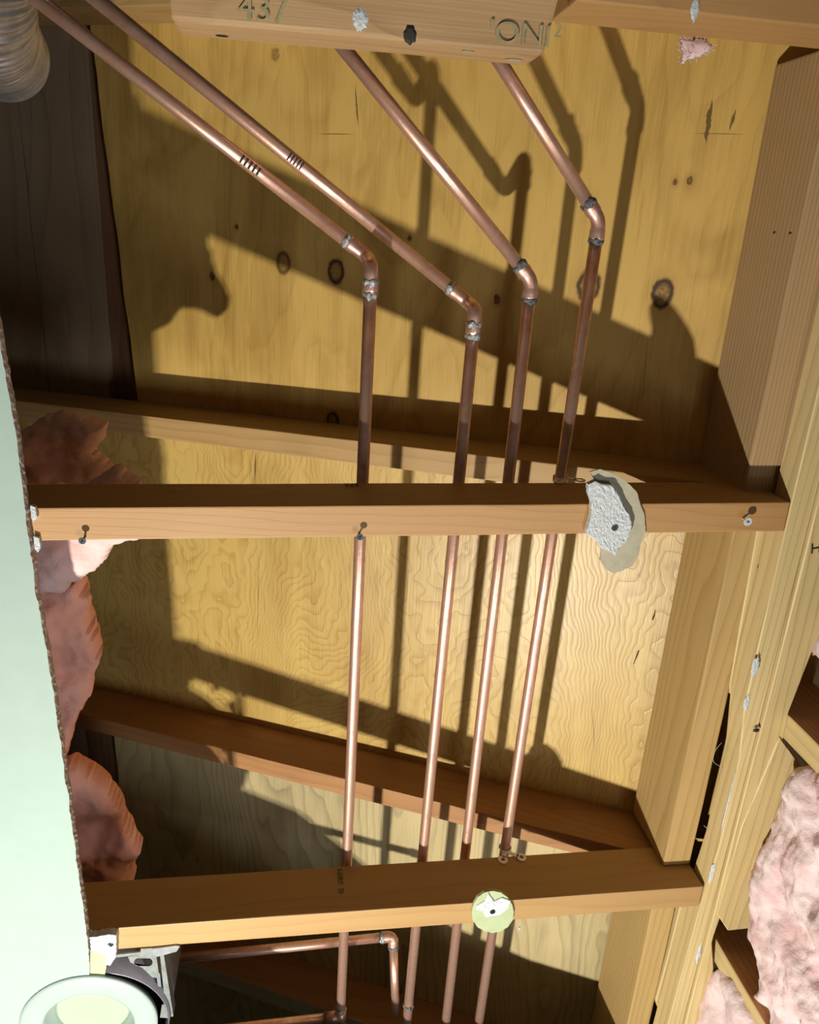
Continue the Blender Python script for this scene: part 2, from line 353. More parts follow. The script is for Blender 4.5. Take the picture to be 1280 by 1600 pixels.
# ------------------------------------------------------------------ rafters under the roof deck
def rafter(y, k, w, x0, x1, mat, label, under=None):
    c = math.cos(TH); l0, l1 = x0 / c, x1 / c
    me = board_mesh(l1 - l0, w, .0880, x0=l0)
    o = link('rafter', me, mat)
    MW = Matrix.Translation(Vector((0, y, ZC))) @ Matrix.Rotation(math.atan(k), 4, 'Z') @ Matrix.Rotation(TH, 4, 'Y') @ Matrix.Translation((0, 0, -.0885))
    o.matrix_world = MW
    bm = bmesh.new(); bm.from_mesh(me); iv = MW.inverted()        # the foot is cut level where it sits on the joist
    rr2 = bmesh.ops.bisect_plane(bm, geom=list(bm.verts) + list(bm.edges) + list(bm.faces), plane_co=iv @ Vector((0, 0, .0825)), plane_no=iv.to_3x3() @ Vector((0, 0, 1)), clear_inner=True)
    bmesh.ops.holes_fill(bm, edges=[e for e in bm.edges if e.is_boundary]); bmesh.ops.recalc_face_normals(bm, faces=bm.faces); bm.to_mesh(me); bm.free()
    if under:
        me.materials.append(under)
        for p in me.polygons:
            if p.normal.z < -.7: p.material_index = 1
    return tag(o, label, 'rafter')
rafter(.2985, -.0217, .0360, -1.3, .600, RAFTER, 'sloping rafter behind the upper ceiling joist, sunlit strip with a knot')
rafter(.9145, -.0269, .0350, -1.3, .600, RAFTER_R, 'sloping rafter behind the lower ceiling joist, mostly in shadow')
rafter(1.492, -.010, .0400, -1.3, .600, RAFTER_R, 'sloping rafter at the bottom edge with grey light painted on its underside', GREYW)  # cool light from below is painted into the underside colour
rafter(-.305, 0, .0380, -1.3, .600, RAFTER, 'sloping rafter above the top edge timber block')

# ------------------------------------------------------------------ blocks between the joists
def block(y0, y1, xb, z0, w, h, mat, label, tilt=0.0):
    return board('blocking_board', mat, y1 - y0, w, h, (xb + w, y0, z0), (0, 0, math.pi / 2), label, 'wood block', bev=.0025)
block(-.208, .2885, .5575, .0425, .046, .117, BLOCKM, 'brown striped wood block between joists at the upper right')
block(.334, .8905, .5545, .0415, .044, .117, BLOCKM2, 'long honey-coloured wood block between joists at middle right, dusty lower end')
block(.934, 1.487, .5515, .0430, .040, .117, BLOCKM2, 'wood block at lower right under the bottom joist, dusty and cobwebbed')
hb = onZ(266, 20, 0).x
HB = empty('timber_block', (hb, -.165, 0), 'short worn timber block with green inked letters across the top edge', 'wood block')
def header_mesh():
    L_ = onZ(884, 30, 0).x - hb; me = board_mesh(L_, .09, .060, .004, .0016)
    for v in me.vertices:
        if v.co.x > L_ - .02 and v.co.y > .05: v.co.x -= max(0, (v.co.y - .06)) * .55 + .002
        if v.co.x < .02: v.co.x += .006 * noise.noise(Vector((v.co.y * 50, v.co.z * 60, 2)))
    return me
link('timber', header_mesh(), OLD, HB, (0, -.09, 0))

# ------------------------------------------------------------------ wall plate, wall studs, cavity at the right
def plate_poly(px, z): return [tuple(onZ(u, v, z)[:2]) for u, v in px]
def traced(name, px, z, t, mat, label, cat, bev=.0015, group=None):
    pts = plate_poly(px, z); bx = sum(p[0] for p in pts) / len(pts); by = sum(p[1] for p in pts) / len(pts)
    # rotate so that local x runs along the grain (world Y)
    loc = [((p[1] - by), -(p[0] - bx)) for p in pts]
    me = mesh_from(prism(loc, 0, t, bev))
    o = link(name, me, mat, None, (bx, by, z), (0, 0, math.pi / 2))
    return tag(o, label, cat, group) if label else o
def xy(x, y): return (x, y)
def poly_board(name, pts, z, t, mat, label, cat, bev=.0015):
    bx = sum(p[0] for p in pts) / len(pts); by = sum(p[1] for p in pts) / len(pts)
    loc = [((p[1] - by), -(p[0] - bx)) for p in pts]
    return tag(link(name, mesh_from(prism(loc, 0, t, bev)), mat, None, (bx, by, z), (0, 0, math.pi / 2)), label, cat)
WL = [(.596, -.15), (.5955, .20), (.5965, .5), (.5975, .58), (.6075, .66), (.6095, .82), (.604, .895), (.600, 1.0), (.592, 1.30), (.585, 1.5)]
poly_board('wall_plate', WL + [(.621, 1.5), (.621, 1.15), (.624, .85), (.626, .5), (.626, -.15)], 0.0, .038, PLATE, 'long narrow pine wall plate along the right ends of the joists', 'wood plate')
poly_board('nailing_strip', [(.6275, -.15), (.6275, .5), (.6255, .85), (.6225, 1.16), (.6225, 1.5), (.655, 1.5), (.648, 1.06), (.634, 1.005), (.634, .99), (.664, .635), (.662, .586), (.672, .50), (.678, .463), (.69, .40), (.69, -.15)],
           -.004, .040, PLATE, 'striped pine nailing strip against the wall studs on the right', 'wood strip')
traced('blocking_piece', [(1219, 1152), (1252, 1196), (1240, 1250), (1205, 1330), (1192, 1400), (1183, 1450), (1138, 1455), (1121, 1429), (1160, 1290)], -.0065, .036, PLATE, 'pale pine filler piece between the two wall studs, square cut lower end', 'wood block')
poly_board('upper_plate', [(.5855, .336), (.5965, .571), (.600, .585), (.610, .592), (.66, .60), (.66, .336)], .040, .036, PLATE, 'upper plate board with a jagged broken end beside the middle block', 'wood plate')
poly_board('upper_plate', [(.598, .935), (.5955, 1.10), (.592, 1.18), (.60, 1.20), (.66, 1.20), (.66, .935)], .040, .036, PLATE, 'upper plate board with a broken end below the bottom joist', 'wood plate')
def stud(y, x, label):
    return board('wall_stud', [STUDB], 1.5, .036, .089, (x + .089, y, -1.35), (0, -math.pi / 2, 0), label, 'stud')
def wall_stud(y, x, label):
    # upright: light on the -X edge is painted in as pale wood, other faces brown
    bm = bmesh.new()
    me = board_mesh(1.5, .036, .089)
    bm.free()
    o = link('wall_stud', me, [STUDB, PLATE], None, (x, y, -1.35))
    o.rotation_euler = (0, -math.pi / 2, 0); o.location = (x + .089, y, -1.35)
    for p in me.polygons:
        if p.normal.z > .7: p.material_index = 1
    return tag(o, label, 'stud')
wall_stud(.592, .663, 'brown wall stud at the right edge beside the upper half of the insulation')
wall_stud(1.015, .650, 'brown wall stud at the bottom right between the two pink insulation batts')
wall_stud(.17, .690, 'wall stud hidden high at the right behind the plate')
# the outer sheathing of the cavity, its shade painted in as near-black
o = board('wall_sheathing', BLACKM, 3.0, .012, 1.9, (.80, -1.2, -1.5), (0, 0, math.pi / 2)); tag(o, 'dark outer sheathing behind the wall studs and insulation', 'sheathing')

# ------------------------------------------------------------------ tubes
def tube_bm(bm, pts, rad, seg=20, closed=True):
    pts = [Vector(p) for p in pts]; n = len(pts)
    if isinstance(rad, (int, float)): rad = [rad] * n
    t0 = (pts[1] - pts[0]).normalized(); up = Vector((0, 0, 1)) if abs(t0.z) < .9 else Vector((1, 0, 0))
    nrm = t0.cross(up).normalized(); rings = []
    for i, p in enumerate(pts):
        t = (pts[min(i + 1, n - 1)] - pts[max(i - 1, 0)]).normalized()
        nrm = (nrm - t * nrm.dot(t)).normalized(); bn = t.cross(nrm)
        rings.append([bm.verts.new(p + (nrm * math.cos(a) + bn * math.sin(a)) * rad[i]) for a in [2 * math.pi * k / seg for k in range(seg)]])
    for a, b_ in zip(rings, rings[1:]):
        for k in range(seg): bm.faces.new((a[k], a[(k + 1) % seg], b_[(k + 1) % seg], b_[k])).smooth = True
    if closed:
        bm.faces.new(list(reversed(rings[0]))); bm.faces.new(rings[-1])
def tube(name, pts, rad, mat, parent, seg=24, base=None):
    base = Vector(base) if base is not None else (parent.location if parent else Vector(pts[0]))
    bm = bmesh.new(); tube_bm(bm, [Vector(p) - base for p in pts], rad, seg)
    return link(name, mesh_from(bm), mat, parent, (0, 0, 0) if parent else base)
def fillet(P, rr, n=8):
    P = [Vector(p) for p in P]; out = [P[0]]
    for i in range(1, len(P) - 1):
        a, b_, c = P[i - 1], P[i], P[i + 1]; u = (a - b_).normalized(); v = (c - b_).normalized()
        ang = u.angle(v); t = min(rr / math.tan(ang / 2), (a - b_).length * .49, (c - b_).length * .49)
        s, e = b_ + u * t, b_ + v * t
        for k in range(n + 1):
            q = k / n; out.append(s * (1 - q) ** 2 + b_ * 2 * q * (1 - q) + e * q ** 2)
    out.append(P[-1]); return out
def bumpy_ring(name, c, dirv, rad, thick, mat, parent, root, blob=None, seed=0):
    """a bead of solder round a joint, thicker on the underside"""
    bm = bmesh.new(); dirv = Vector(dirv).normalized(); up = Vector((0, 0, 1)) if abs(dirv.z) < .9 else Vector((1, 0, 0))
    n1 = dirv.cross(up).normalized(); n2 = dirv.cross(n1); S1, S2 = 30, 8; grid = []
    for i in range(S1):
        a = 2 * math.pi * i / S1; rd = n1 * math.cos(a) + n2 * math.sin(a)
        k = 1 + .7 * noise.noise(Vector((math.cos(a) * 2 + seed, math.sin(a) * 2, seed * 1.7)))
        dn = max(0, -rd.z) ** 2 * .9
        th = thick * max(.35, k) * (1 + dn); sh = dirv * (thick * 1.2 * noise.noise(Vector((math.cos(a) * 3, math.sin(a) * 3 + seed, 5))) + (thick * dn * .9))
        grid.append([bm.verts.new(Vector(c) - root + sh + rd * (rad + th * .55 * math.cos(2 * math.pi * j / S2)) + dirv * th * math.sin(2 * math.pi * j / S2) * 1.1) for j in range(S2)])
    for i in range(S1):
        for j in range(S2):
            bm.faces.new((grid[i][j], grid[(i + 1) % S1][j], grid[(i + 1) % S1][(j + 1) % S2], grid[i][(j + 1) % S2])).smooth = True
    return link(name, mesh_from(bm), mat, parent)
RP, RF = .0076, .0091
ZP = .098
def px_run(i, y):
    X0 = (.0762, .1943, .2603, .3247)[i]; K = (-.0069, -.0168, -.0133, -.0237)[i]
    return Vector((X0 + K * (y - .708), y, ZP))
def elbow(root, P, i0, legs, rings, fr=.011):
    """fitting following the corner points P[i0..]; legs = collar lengths at each end; rings = solder materials"""
    a = P[0]; b_ = P[-1]
    A = P[1] + (a - P[1]).normalized() * legs[0]; B = P[-2] + (b_ - P[-2]).normalized() * legs[1]
    path = fillet([A] + P[1:-1] + [B], fr, 10)
    dense = []
    for p, q in zip(path, path[1:]):
        dense.append(p)
        if (q - p).length > .006:
            for k in range(1, 4): dense.append(p.lerp(q, k / 4))
    dense.append(path[-1])
    n = len(dense); rads = []
    for k, p in enumerate(dense):
        da = (p - A).length; db = (p - B).length
        rads.append(RF if min(da, db) < .011 else RF - .0009)
    e = tube('elbow', dense, rads, COPPER_F, root)
    for c, dr, (m, sd) in ((A, (a - A), rings[0]), (B, (b_ - B), rings[1])):
        bumpy_ring('solder_bead', c, dr, RP + .0008, .0021, m, e, root.location, seed=sd)
    return e, A, B
# pipes with an offset: the diagonal runs higher than the run along Y
YEND = 1.75
for i in (0, 1):
    if i == 0: corner = px_run(0, .040); far = onZ(60, 0, .150); far = onZ(-40, -78, .150); dg0 = onZ(575, 402, .150); lab = 'longest copper pipe, leftmost straight run, diagonal up to the flexible duct'
    else: corner = px_run(1, .082); far = onZ(60, -75, .150); dg0 = onZ(733, 474, .150); lab = 'second copper pipe from the left, diagonal with a bright solder elbow'
    root = empty('copper_pipe', corner, lab, 'copper pipe')
    top = Vector((dg0.x, dg0.y, .150)); c2 = Vector((top.x, top.y, .150)); c1 = Vector((corner.x, corner.y, ZP))
    P = [px_run(i, .3), c1, c2, far]
    e, A, B = elbow(root, P, 0, (.030, .030), ((SOLDER, 3 + i), (SOLDER, 8 + i)), fr=.013)
    tube('straight_tube', [px_run(i, YEND), px_run(i, .9), px_run(i, .5), A], RP, COPPER, root)
    tube('diagonal_tube', [B, B.lerp(far, .5), far], RP + .0002, COPPER, root)
    bumpy_ring('solder_bead', (c1 + (P[0] - c1).normalized() * .016) , (0, 1, 0), RP + .0006, .0022, SOLDER, e, root.location, seed=21 + i)
for i in (2, 3):
    if i == 2: dg0 = onZ(829, 438, ZP); far = onZ(452, -30, ZP); lab = 'third copper pipe from the left, bend with burnt black solder rings'
    else: dg0 = onZ(944, 345, ZP); far = onZ(705, -25, ZP); lab = 'rightmost copper pipe, bend highest in the row, held by eared straps'
    y0 = dg0.y; corner = px_run(i, y0)
    root = empty('copper_pipe', corner, lab, 'copper pipe')
    P = [px_run(i, y0 + .3), corner, far]
    e, A, B = elbow(root, P, 0, (.022, .022), ((SOLDER_D, 12 + i), (SOLDER_D, 15 + i)), fr=.022)
    tube('straight_tube', [px_run(i, YEND), px_run(i, .9), px_run(i, .5), A], RP, COPPER, root)
    tube('diagonal_tube', [B, B.lerp(far, .5), far], RP, COPPER, root)
pipes = [o for o in COL.objects if o.name.startswith('copper_pipe')]

# branch pipes at the bottom edge
be = onZ(614, 1463, .150); bl = onZ(225, 1503, .150); bd = px_run(1, 1.262) + Vector((-.016, 0, .018))
br = empty('branch_pipe', be, 'thin copper branch pipe crossing behind the pipes below the bottom joist', 'copper pipe')
P = [bl, be, bd]
e, A, B = elbow(br, P, 0, (.018, .018), ((SOLDER, 31), (SOLDER_D, 33)), fr=.010)
tube('cross_tube', [bl, bl.lerp(A, .5), A], RP, COPPER, br); tube('drop_tube', [B, bd], RP * .95, COPPER, br)
ty = onZ(526, 1588, ZP).y
tp = px_run(0, ty)
t = empty('tee_branch', tp, 'copper branch tube leaving the leftmost pipe at a tee, bottom edge', 'copper pipe')
tee = tube('tee_fitting', [tp + Vector((0, -.016, 0)), tp + Vector((0, .018, 0))], RF, COPPER_F, t)
tube('tee_outlet', [tp, tp + Vector((-.026, .001, 0))], RF, COPPER_F, t)
tube('side_tube', [tp + Vector((-.02, .001, 0)), tp + Vector((-.35, .012, 0))], RP, COPPER, t)
bumpy_ring('solder_bead', tp + Vector((0, -.016, 0)), (0, -1, 0), RP + .0008, .002, SOLDER, tee, tp, seed=41)
bumpy_ring('solder_bead', px_run(1, ty - .012), (0, 1, 0), RP + .0008, .002, SOLDER_D, pipes[1], pipes[1].location, seed=44)

# ------------------------------------------------------------------ straps with ears on the near faces of the joists
def ear(bm, x, z, y, ang, rr=.0074, slot=1.0, L_=.013):
    """flat ear in the plane of the joist face: a neck and a ring with a hole"""
    S_ = 22; t_ = .0012
    outer = []; inner = []
    for k in range(S_):
        a = 2 * math.pi * k / S_
        outer.append((math.cos(a) * rr, math.sin(a) * rr)); inner.append((math.cos(a) * rr * .46 * slot, math.sin(a) * rr * .46))
    c, s = math.cos(ang), math.sin(ang)
    def P3(p, dy): return (x + p[0] * c - p[1] * s, y + dy, z + p[0] * s + p[1] * c)
    F = [[bm.verts.new(P3(p, dy)) for p in ring] for ring, dy in ((outer, 0), (inner, 0), (outer, -t_), (inner, -t_))]
    for k in range(S_):
        j = (k + 1) % S_
        bm.faces.new((F[2][k], F[2][j], F[3][j], F[3][k])); bm.faces.new((F[0][k], F[0][j], F[2][j], F[2][k]))
        bm.faces.new((F[1][k], F[1][j], F[3][j], F[3][k])); bm.faces.new((F[0][k], F[0][j], F[1][j], F[1][k]))
    nk = [(-.0035, rr * .7), (.0035, rr * .7), (.0030, L_), (-.0030, L_)]
    V = [[bm.verts.new(P3(p, dy)) for p in nk] for dy in (0, -t_)]
    bm.faces.new(V[0]); bm.faces.new(V[1])
    for k in range(4): bm.faces.new((V[0][k], V[0][(k + 1) % 4], V[1][(k + 1) % 4], V[1][k]))
def strap(y, ears, label):
    c = px_run(3, y)
    root = empty('pipe_strap', (c.x, y, .0815), label, 'pipe strap', None)
    for (u, v, ang, slot, nl) in ears:
        p = onY(u, v, y - .0006); bm = bmesh.new(); ear(bm, p.x - c.x, p.z - .0815, -.0008, ang, slot=slot, L_=nl)
        link('ear', mesh_from(bm), STRAPM, root)
    bm = bmesh.new(); n = 22; rr = RP + .0012
    for dy, q in ((-.004, 0), (.006, 1)):
        pass
    rings = []
    for k in range(n + 1):
        a = math.radians(-60) + math.radians(300) * k / n; 
        rings.append([bm.verts.new((math.sin(a + math.pi / 2 * 0) * R_, dy, ZP - .0815 + math.cos(a) * R_)) for R_, dy in ((rr, -.003), (rr + .001, -.003), (rr + .001, .005), (rr, .005))])
    for a, b_ in zip(rings, rings[1:]):
        for k in range(4): bm.faces.new((a[k], a[(k + 1) % 4], b_[(k + 1) % 4], b_[k]))
    link('loop', mesh_from(bm), STRAPM, root)
yA = .2933 - .0133 * .33; yB = .8928
strap(yA, [(873, 753, -.8, 1.0, .015), (906, 751, 1.1, 1.3, .019)], 'eared metal pipe strap on the upper joist next to the torn scrap')
strap(yB, [(786, 1344, -.45, 1.0, .016), (815, 1340, 1.05, 1.0, .022)], 'eared metal pipe strap on the lower joist above the round patch')

# ------------------------------------------------------------------ screws
def screw_bm(bm, L_=.012, hr=.0040):
    S_ = 18
    prof = [(0.0012, 0), (.0012, -L_ + .003), (.0016, -L_ + .0028), (hr * .75, -L_ + .0012), (hr, -L_), (hr * .92, -L_ - .0004)]
    rg = [[bm.verts.new((math.cos(2 * math.pi * k / S_) * q, math.sin(2 * math.pi * k / S_) * q, z)) for k in range(S_)] for q, z in prof]
    for a, b_ in zip(rg, rg[1:]):
        for k in range(S_): bm.faces.new((a[k], a[(k + 1) % S_], b_[(k + 1) % S_], b_[k]))
    bm.faces.new(rg[-1]); bm.faces.new(rg[0])
def screw(u, v, label, L_=.012, z=-.012, mat=None, hr=.0040, base=0.0):
    p = onZ(u, v, z)
    root = empty('drywall_screw', (p.x, p.y, base), label, 'screw', None)
    bm = bmesh.new(); screw_bm(bm, -z + base if base > z else L_, hr); link('shank', mesh_from(bm), mat or SCREWM, root)
    bm = bmesh.new(); h = -(base - z) - .0006
    for a in (.4, .4 + math.pi / 2):
        c, s = math.cos(a), math.sin(a); w, l = .0004, .0022
        q = [(-l, -w), (l, -w), (l, w), (-l, w)]
        bm.faces.new([bm.verts.new((x * c - y * s, x * s + y * c, h)) for x, y in q])
        bmesh.ops.extrude_face_region(bm, geom=list(bm.faces)[-1:])
    for vv in list(bm.verts)[4:8]: vv.co.z -= .0002
    link('cross_recess', mesh_from(bm), INK, root)
    return root
screw(128.5, 845, 'black screw sticking out of the upper joist near its left end')
screw(562.5, 839, 'black screw sticking out of the upper joist over the leftmost pipe')
screw(1169, 815, 'pale plaster-caked screw sticking out at the right end of the upper joist', mat=GYPSUM, hr=.0055)
screw(961, 825, 'black screw holding the torn drywall scrap', z=-.0125)
screw(770, 1425, 'black screw in the centre of the round drywall patch', z=-.0075)
screw(173, 1476, 'black screw in the broken plaster at the left end of the lower joist', z=-.0115)

# ------------------------------------------------------------------ scraps of drywall
def ragged(px, z, amp=.0009, step=.003, seed=0):
    P = [onZ(u, v, z) for u, v in px]; out = []
    for a, b_ in zip(P, P[1:] + P[:1]):
        n = max(1, int((b_ - a).length / step))
        for k in range(n):
            p = a.lerp(b_, k / n); s = Vector((p.x * 260 + seed, p.y * 260, seed))
            out.append((p.x + amp * noise.noise(s), p.y + amp * noise.noise(s + Vector((9, 9, 9)))))
    return out
def slab_obj(name, px, z0, z1, mat, parent, base, amp=.0009, seed=0, rough=0.0):
    """ragged slab, lower face at z0; the lower face may be crumbly"""
    P = ragged(px, z0, amp, seed=seed); cx = sum(p[0] for p in P) / len(P); cy = sum(p[1] for p in P) / len(P)
    bm = bmesh.new(); rings = []
    for kf in (1.0, .96, .9, .83, .76, .69, .62, .55, .48, .41, .34, .27, .2, .13, .06):
        rings.append([bm.verts.new((cx + (p[0] - cx) * kf - base[0], cy + (p[1] - cy) * kf - base[1],
                     z0 - base[2] + (rough * (noise.noise(Vector((p[0] * kf * 300 + seed, p[1] * kf * 300, 2))) + .6 * noise.noise(Vector((p[0] * kf * 900 + seed, p[1] * kf * 900, kf * 5)))) if kf < 1 else rough * .5))) for p in P])
    top = [bm.verts.new((p[0] - base[0], p[1] - base[1], z1 - base[2])) for p in P]
    n = len(P)
    for a, b_ in zip(rings, rings[1:]):
        for k in range(n): bm.faces.new((a[k], a[(k + 1) % n], b_[(k + 1) % n], b_[k]))
    bm.faces.new(rings[-1])
    for k in range(n): bm.faces.new((top[k], top[(k + 1) % n], rings[0][(k + 1) % n], rings[0][k]))
    bm.faces.new(top)
    return link(name, mesh_from(bm), mat, parent)
base = onZ(961, 825, 0)
sc = empty('drywall_scrap', base, 'torn scrap of drywall hanging on the upper joist near the straps', 'drywall scrap')
slab_obj('paper_layer', [(922, 737), (938, 733), (962, 741), (985, 758), (996, 770), (1001, 790), (1007, 803), (1008, 815), (1009, 832), (1002, 848), (998, 870), (988, 884), (972, 892), (960, 896), (946, 889), (938, 875), (940, 860), (935, 845), (928, 800), (926, 770), (931, 752)], -.0030, -.0006, PAPER, sc, base, .0006, 1)
slab_obj('gypsum_core', [(920, 757), (931, 752), (940, 757), (957, 759), (968, 775), (974, 790), (984, 805), (988, 822), (984, 838), (976, 850), (966, 857), (963, 869), (957, 864), (946, 858), (938, 856), (934, 846), (918, 836), (918, 828), (924, 808), (925, 785), (920, 772)], -.0115, -.0031, GYPSUM, sc, base, .0010, 4, .0010)
base = onZ(770, 1425, 0)
sc = empty('drywall_patch', base, 'round greenish drywall patch on the lower joist', 'drywall scrap')
circ = [(770 + 33 * math.cos(a) * (1 + .03 * math.sin(3 * a)), 1425 + 33 * math.sin(a)) for a in [2 * math.pi * k / 16 for k in range(16)]]
slab_obj('paper_disc', circ, -.0050, -.0006, PAPER_G, sc, base, .0008, 2)
slab_obj('gypsum_core', [(745, 1416), (758, 1408), (763, 1396), (768, 1402), (772, 1409), (784, 1403), (798, 1408), (794, 1420), (782, 1430), (770, 1432), (760, 1434), (754, 1424), (744, 1422)], -.0068, -.0051, GYPSUM, sc, base, .0008, 5, .0006)
base = onZ(160, 1475, 0)
sc = empty('drywall_corner', base, 'broken corner of drywall left at the end of the lower joist by the light', 'drywall scrap')
slab_obj('gypsum_core', [(140, 1466), (152, 1464), (170, 1461), (181, 1462), (182, 1478), (181, 1496), (172, 1510), (166, 1508), (168, 1496), (155, 1490), (142, 1485)], -.0118, -.0006, GYPSUM, sc, base, .0012, 7, .0012)
slab_obj('paper_layer', [(141, 1484), (155, 1489), (167, 1496), (166, 1512), (160, 1540), (141, 1540)], -.0110, -.0040, PAPER_G, sc, base, .0004, 8)
for u, v, l in ((52, 802, 'crumb of plaster wedged at the left end of the upper joist'), (57, 850, 'small plaster flake under the left end of the upper joist')):
    p = onZ(u, v, -.004); tag(slab_obj('plaster_flake', [(u - 5, v - 12), (u + 3, v - 9), (u + 6, v + 6), (u + 2, v + 14), (u - 3, v + 8)], -.006, -.0004, GYPSUM, None, (0, 0, 0), .0008, v, .0006), l, 'plaster flake')

# ------------------------------------------------------------------ pink insulation
def in_poly(x, y, P):
    c = False; j = len(P) - 1
    for i in range(len(P)):
        if (P[i][1] > y) != (P[j][1] > y) and x < (P[j][0] - P[i][0]) * (y - P[i][1]) / (P[j][1] - P[i][1]) + P[i][0]: c = not c
        j = i
    return c
def seg_dist(x, y, P):
    m = 9
    for i in range(len(P)):
        ax, ay = P[i]; bx, by = P[(i + 1) % len(P)]; dx, dy = bx - ax, by - ay; q = dx * dx + dy * dy
        t_ = max(0, min(1, ((x - ax) * dx + (y - ay) * dy) / q)) if q else 0
        m = min(m, math.hypot(x - ax - t_ * dx, y - ay - t_ * dy))
    return m
def batt(px, plane, c, front, back, mat, label, soft=.03, amp=.012, step=.0045, seed=0, fuzz=1.0):
    """a fluffy batt whose outline lies on plane Z=c or X=c; it bulges towards the room and away from it"""
    pts = [onZ(u, v, c) if plane == 'Z' else onX(u, v, c) for u, v in px]
    uv = [(p.x, p.y) if plane == 'Z' else (p.y, p.z) for p in pts]
    x0, x1 = min(p[0] for p in uv), max(p[0] for p in uv); y0, y1 = min(p[1] for p in uv), max(p[1] for p in uv)
    nx, ny = int((x1 - x0) / step) + 2, int((y1 - y0) / step) + 2
    bm = bmesh.new(); fr, bk = {}, {}
    cx, cy = (x0 + x1) / 2, (y0 + y1) / 2
    def mk(x, y, h): return (x - cx, y - cy, h) if plane == 'Z' else (h, x - cx, y - cy)
    for i in range(-1, nx + 1):
        for j in range(-1, ny + 1):
            x, y = x0 + i * step, y0 + j * step
            w = Vector((x * 38 + seed, y * 38, seed))
            xw = x + .004 * noise.noise(w * 2.2); yw = y + .004 * noise.noise(w * 2.2 + Vector((5, 5, 5)))
            if not in_poly(xw, yw, uv): continue
            dd = min(1, seg_dist(xw, yw, uv) / soft); hh = math.sqrt(max(0, 1 - (1 - dd) ** 2))
            nz = noise.fractal(w, .75, 2.1, 7); lump = noise.noise(w * .45)
            fr[i, j] = bm.verts.new(mk(x, y, -(front * hh + amp * hh * (lump * 1.5 + nz * .9 * fuzz)) - .0008))
            bk[i, j] = bm.verts.new(mk(x, y, back * hh + .0008))
    cells = set(); 
    for (i, j) in list(fr):
        if all(k in fr for k in ((i + 1, j), (i, j + 1), (i + 1, j + 1))):
            cells.add((i, j)); K = ((i, j), (i + 1, j), (i + 1, j + 1), (i, j + 1))
            bm.faces.new([fr[k] for k in K]).smooth = True; bm.faces.new([bk[k] for k in reversed(K)]).smooth = True
    for (i, j) in cells:
        for nb, a, b_ in (((i - 1, j), (i, j), (i, j + 1)), ((i + 1, j), (i + 1, j + 1), (i + 1, j)), ((i, j - 1), (i + 1, j), (i, j)), ((i, j + 1), (i, j + 1), (i + 1, j + 1))):
            if nb not in cells: bm.faces.new((fr[a], fr[b_], bk[b_], bk[a])).smooth = True
    for v in [v for v in bm.verts if not v.link_faces]: bm.verts.remove(v)
    # fuzz: short stray fibres round the rim
    rim = [v.co.copy() for v in bm.verts if any(len(e.link_faces) == 2 and abs(e.calc_length()) < .003 for e in v.link_edges)]
    rnd = random.Random(seed)
    for co in rnd.sample(rim, min(len(rim), 90)):
        dv = Vector((rnd.uniform(-1, 1), rnd.uniform(-1, 1), rnd.uniform(-.6, .3))).normalized()
        out = (co * Vector((1, 1, 0)) if plane == 'Z' else co * Vector((0, 1, 1))).normalized()
        dv = (dv + out * 1.3).normalized() * rnd.uniform(.003, .008)
        tube_bm(bm, [co, co + dv * .6 + Vector((0, 0, rnd.uniform(-.001, .001))), co + dv], [.0003, .00025, .0001], 4)
    me = bpy.data.meshes.new('m'); bmesh.ops.recalc_face_normals(bm, faces=bm.faces); bm.to_mesh(me); bm.free()
    o = link('insulation_batt', me, mat, None, (cx, cy, c) if plane == 'Z' else (c, cx, cy))
    return tag(o, label, 'insulation')
batt([(-60, 770), (-40, 690), (45, 668), (55, 655), (98, 641), (150, 655), (172, 660), (166, 678), (160, 695), (146, 706), (160, 715), (176, 735), (170, 790), (-60, 800)], 'Z', .250, .025, .05, PINK,
     'upper pink insulation tuft with a curled flap above the left end of the joist', .035, .016, seed=3, fuzz=.5)
batt([(-20, 760), (120, 760), (146, 748), (165, 738), (186, 728), (212, 752), (232, 790), (262, 828), (250, 840), (200, 843), (182, 850), (168, 872), (150, 890), (118, 908), (100, 925), (0, 925), (-40, 880)], 'Z', .120, .020, .05, PINK,
     'pink insulation tuft hanging just under the left end of the upper joist', .03, .012, seed=8, fuzz=.5)
batt([(-40, 895), (70, 915), (100, 905), (122, 900), (134, 930), (138, 965), (152, 1005), (156, 1030), (152, 1048), (143, 1062), (140, 1090), (122, 1118), (116, 1140), (108, 1165), (102, 1190), (-20, 1180)], 'Z', .250, .020, .08, PINK_D,
     'tall pink insulation batt along the ceiling edge between the two joists', .035, .014, seed=14, fuzz=.5)
batt([(-20, 1212), (80, 1200), (108, 1188), (140, 1203), (165, 1222), (188, 1250), (200, 1285), (214, 1310), (221, 1325), (218, 1337), (206, 1342), (212, 1352), (213, 1372), (150, 1400), (0, 1390)], 'Z', .230, .025, .05, PINK_D,
     'deep salmon insulation tuft above the left end of the lower joist', .035, .014, seed=22, fuzz=.5)
batt([(1300, 1190), (1256, 1196), (1243, 1212), (1225, 1250), (1210, 1300), (1190, 1335), (1180, 1370), (1186, 1395), (1176, 1440), (1170, 1462), (1185, 1478), (1196, 1500), (1200, 1540), (1190, 1556), (1212, 1580), (1225, 1625), (1300, 1680), (1420, 1640), (1420, 1250)], 'X', .672, .022, .06, PINK_W,
     'large pale pink insulation batt filling the wall bay at the lower right', .045, .016, seed=31, step=.0035, fuzz=.45)
batt([(1125, 1512), (1110, 1530), (1103, 1552), (1098, 1575), (1085, 1610), (1120, 1660), (1230, 1660), (1190, 1590), (1160, 1530), (1140, 1508)], 'X', .662, .018, .05, PINK_W,
     'small pink insulation tuft at the bottom edge beyond the last stud', .03, .010, seed=37, fuzz=.5)
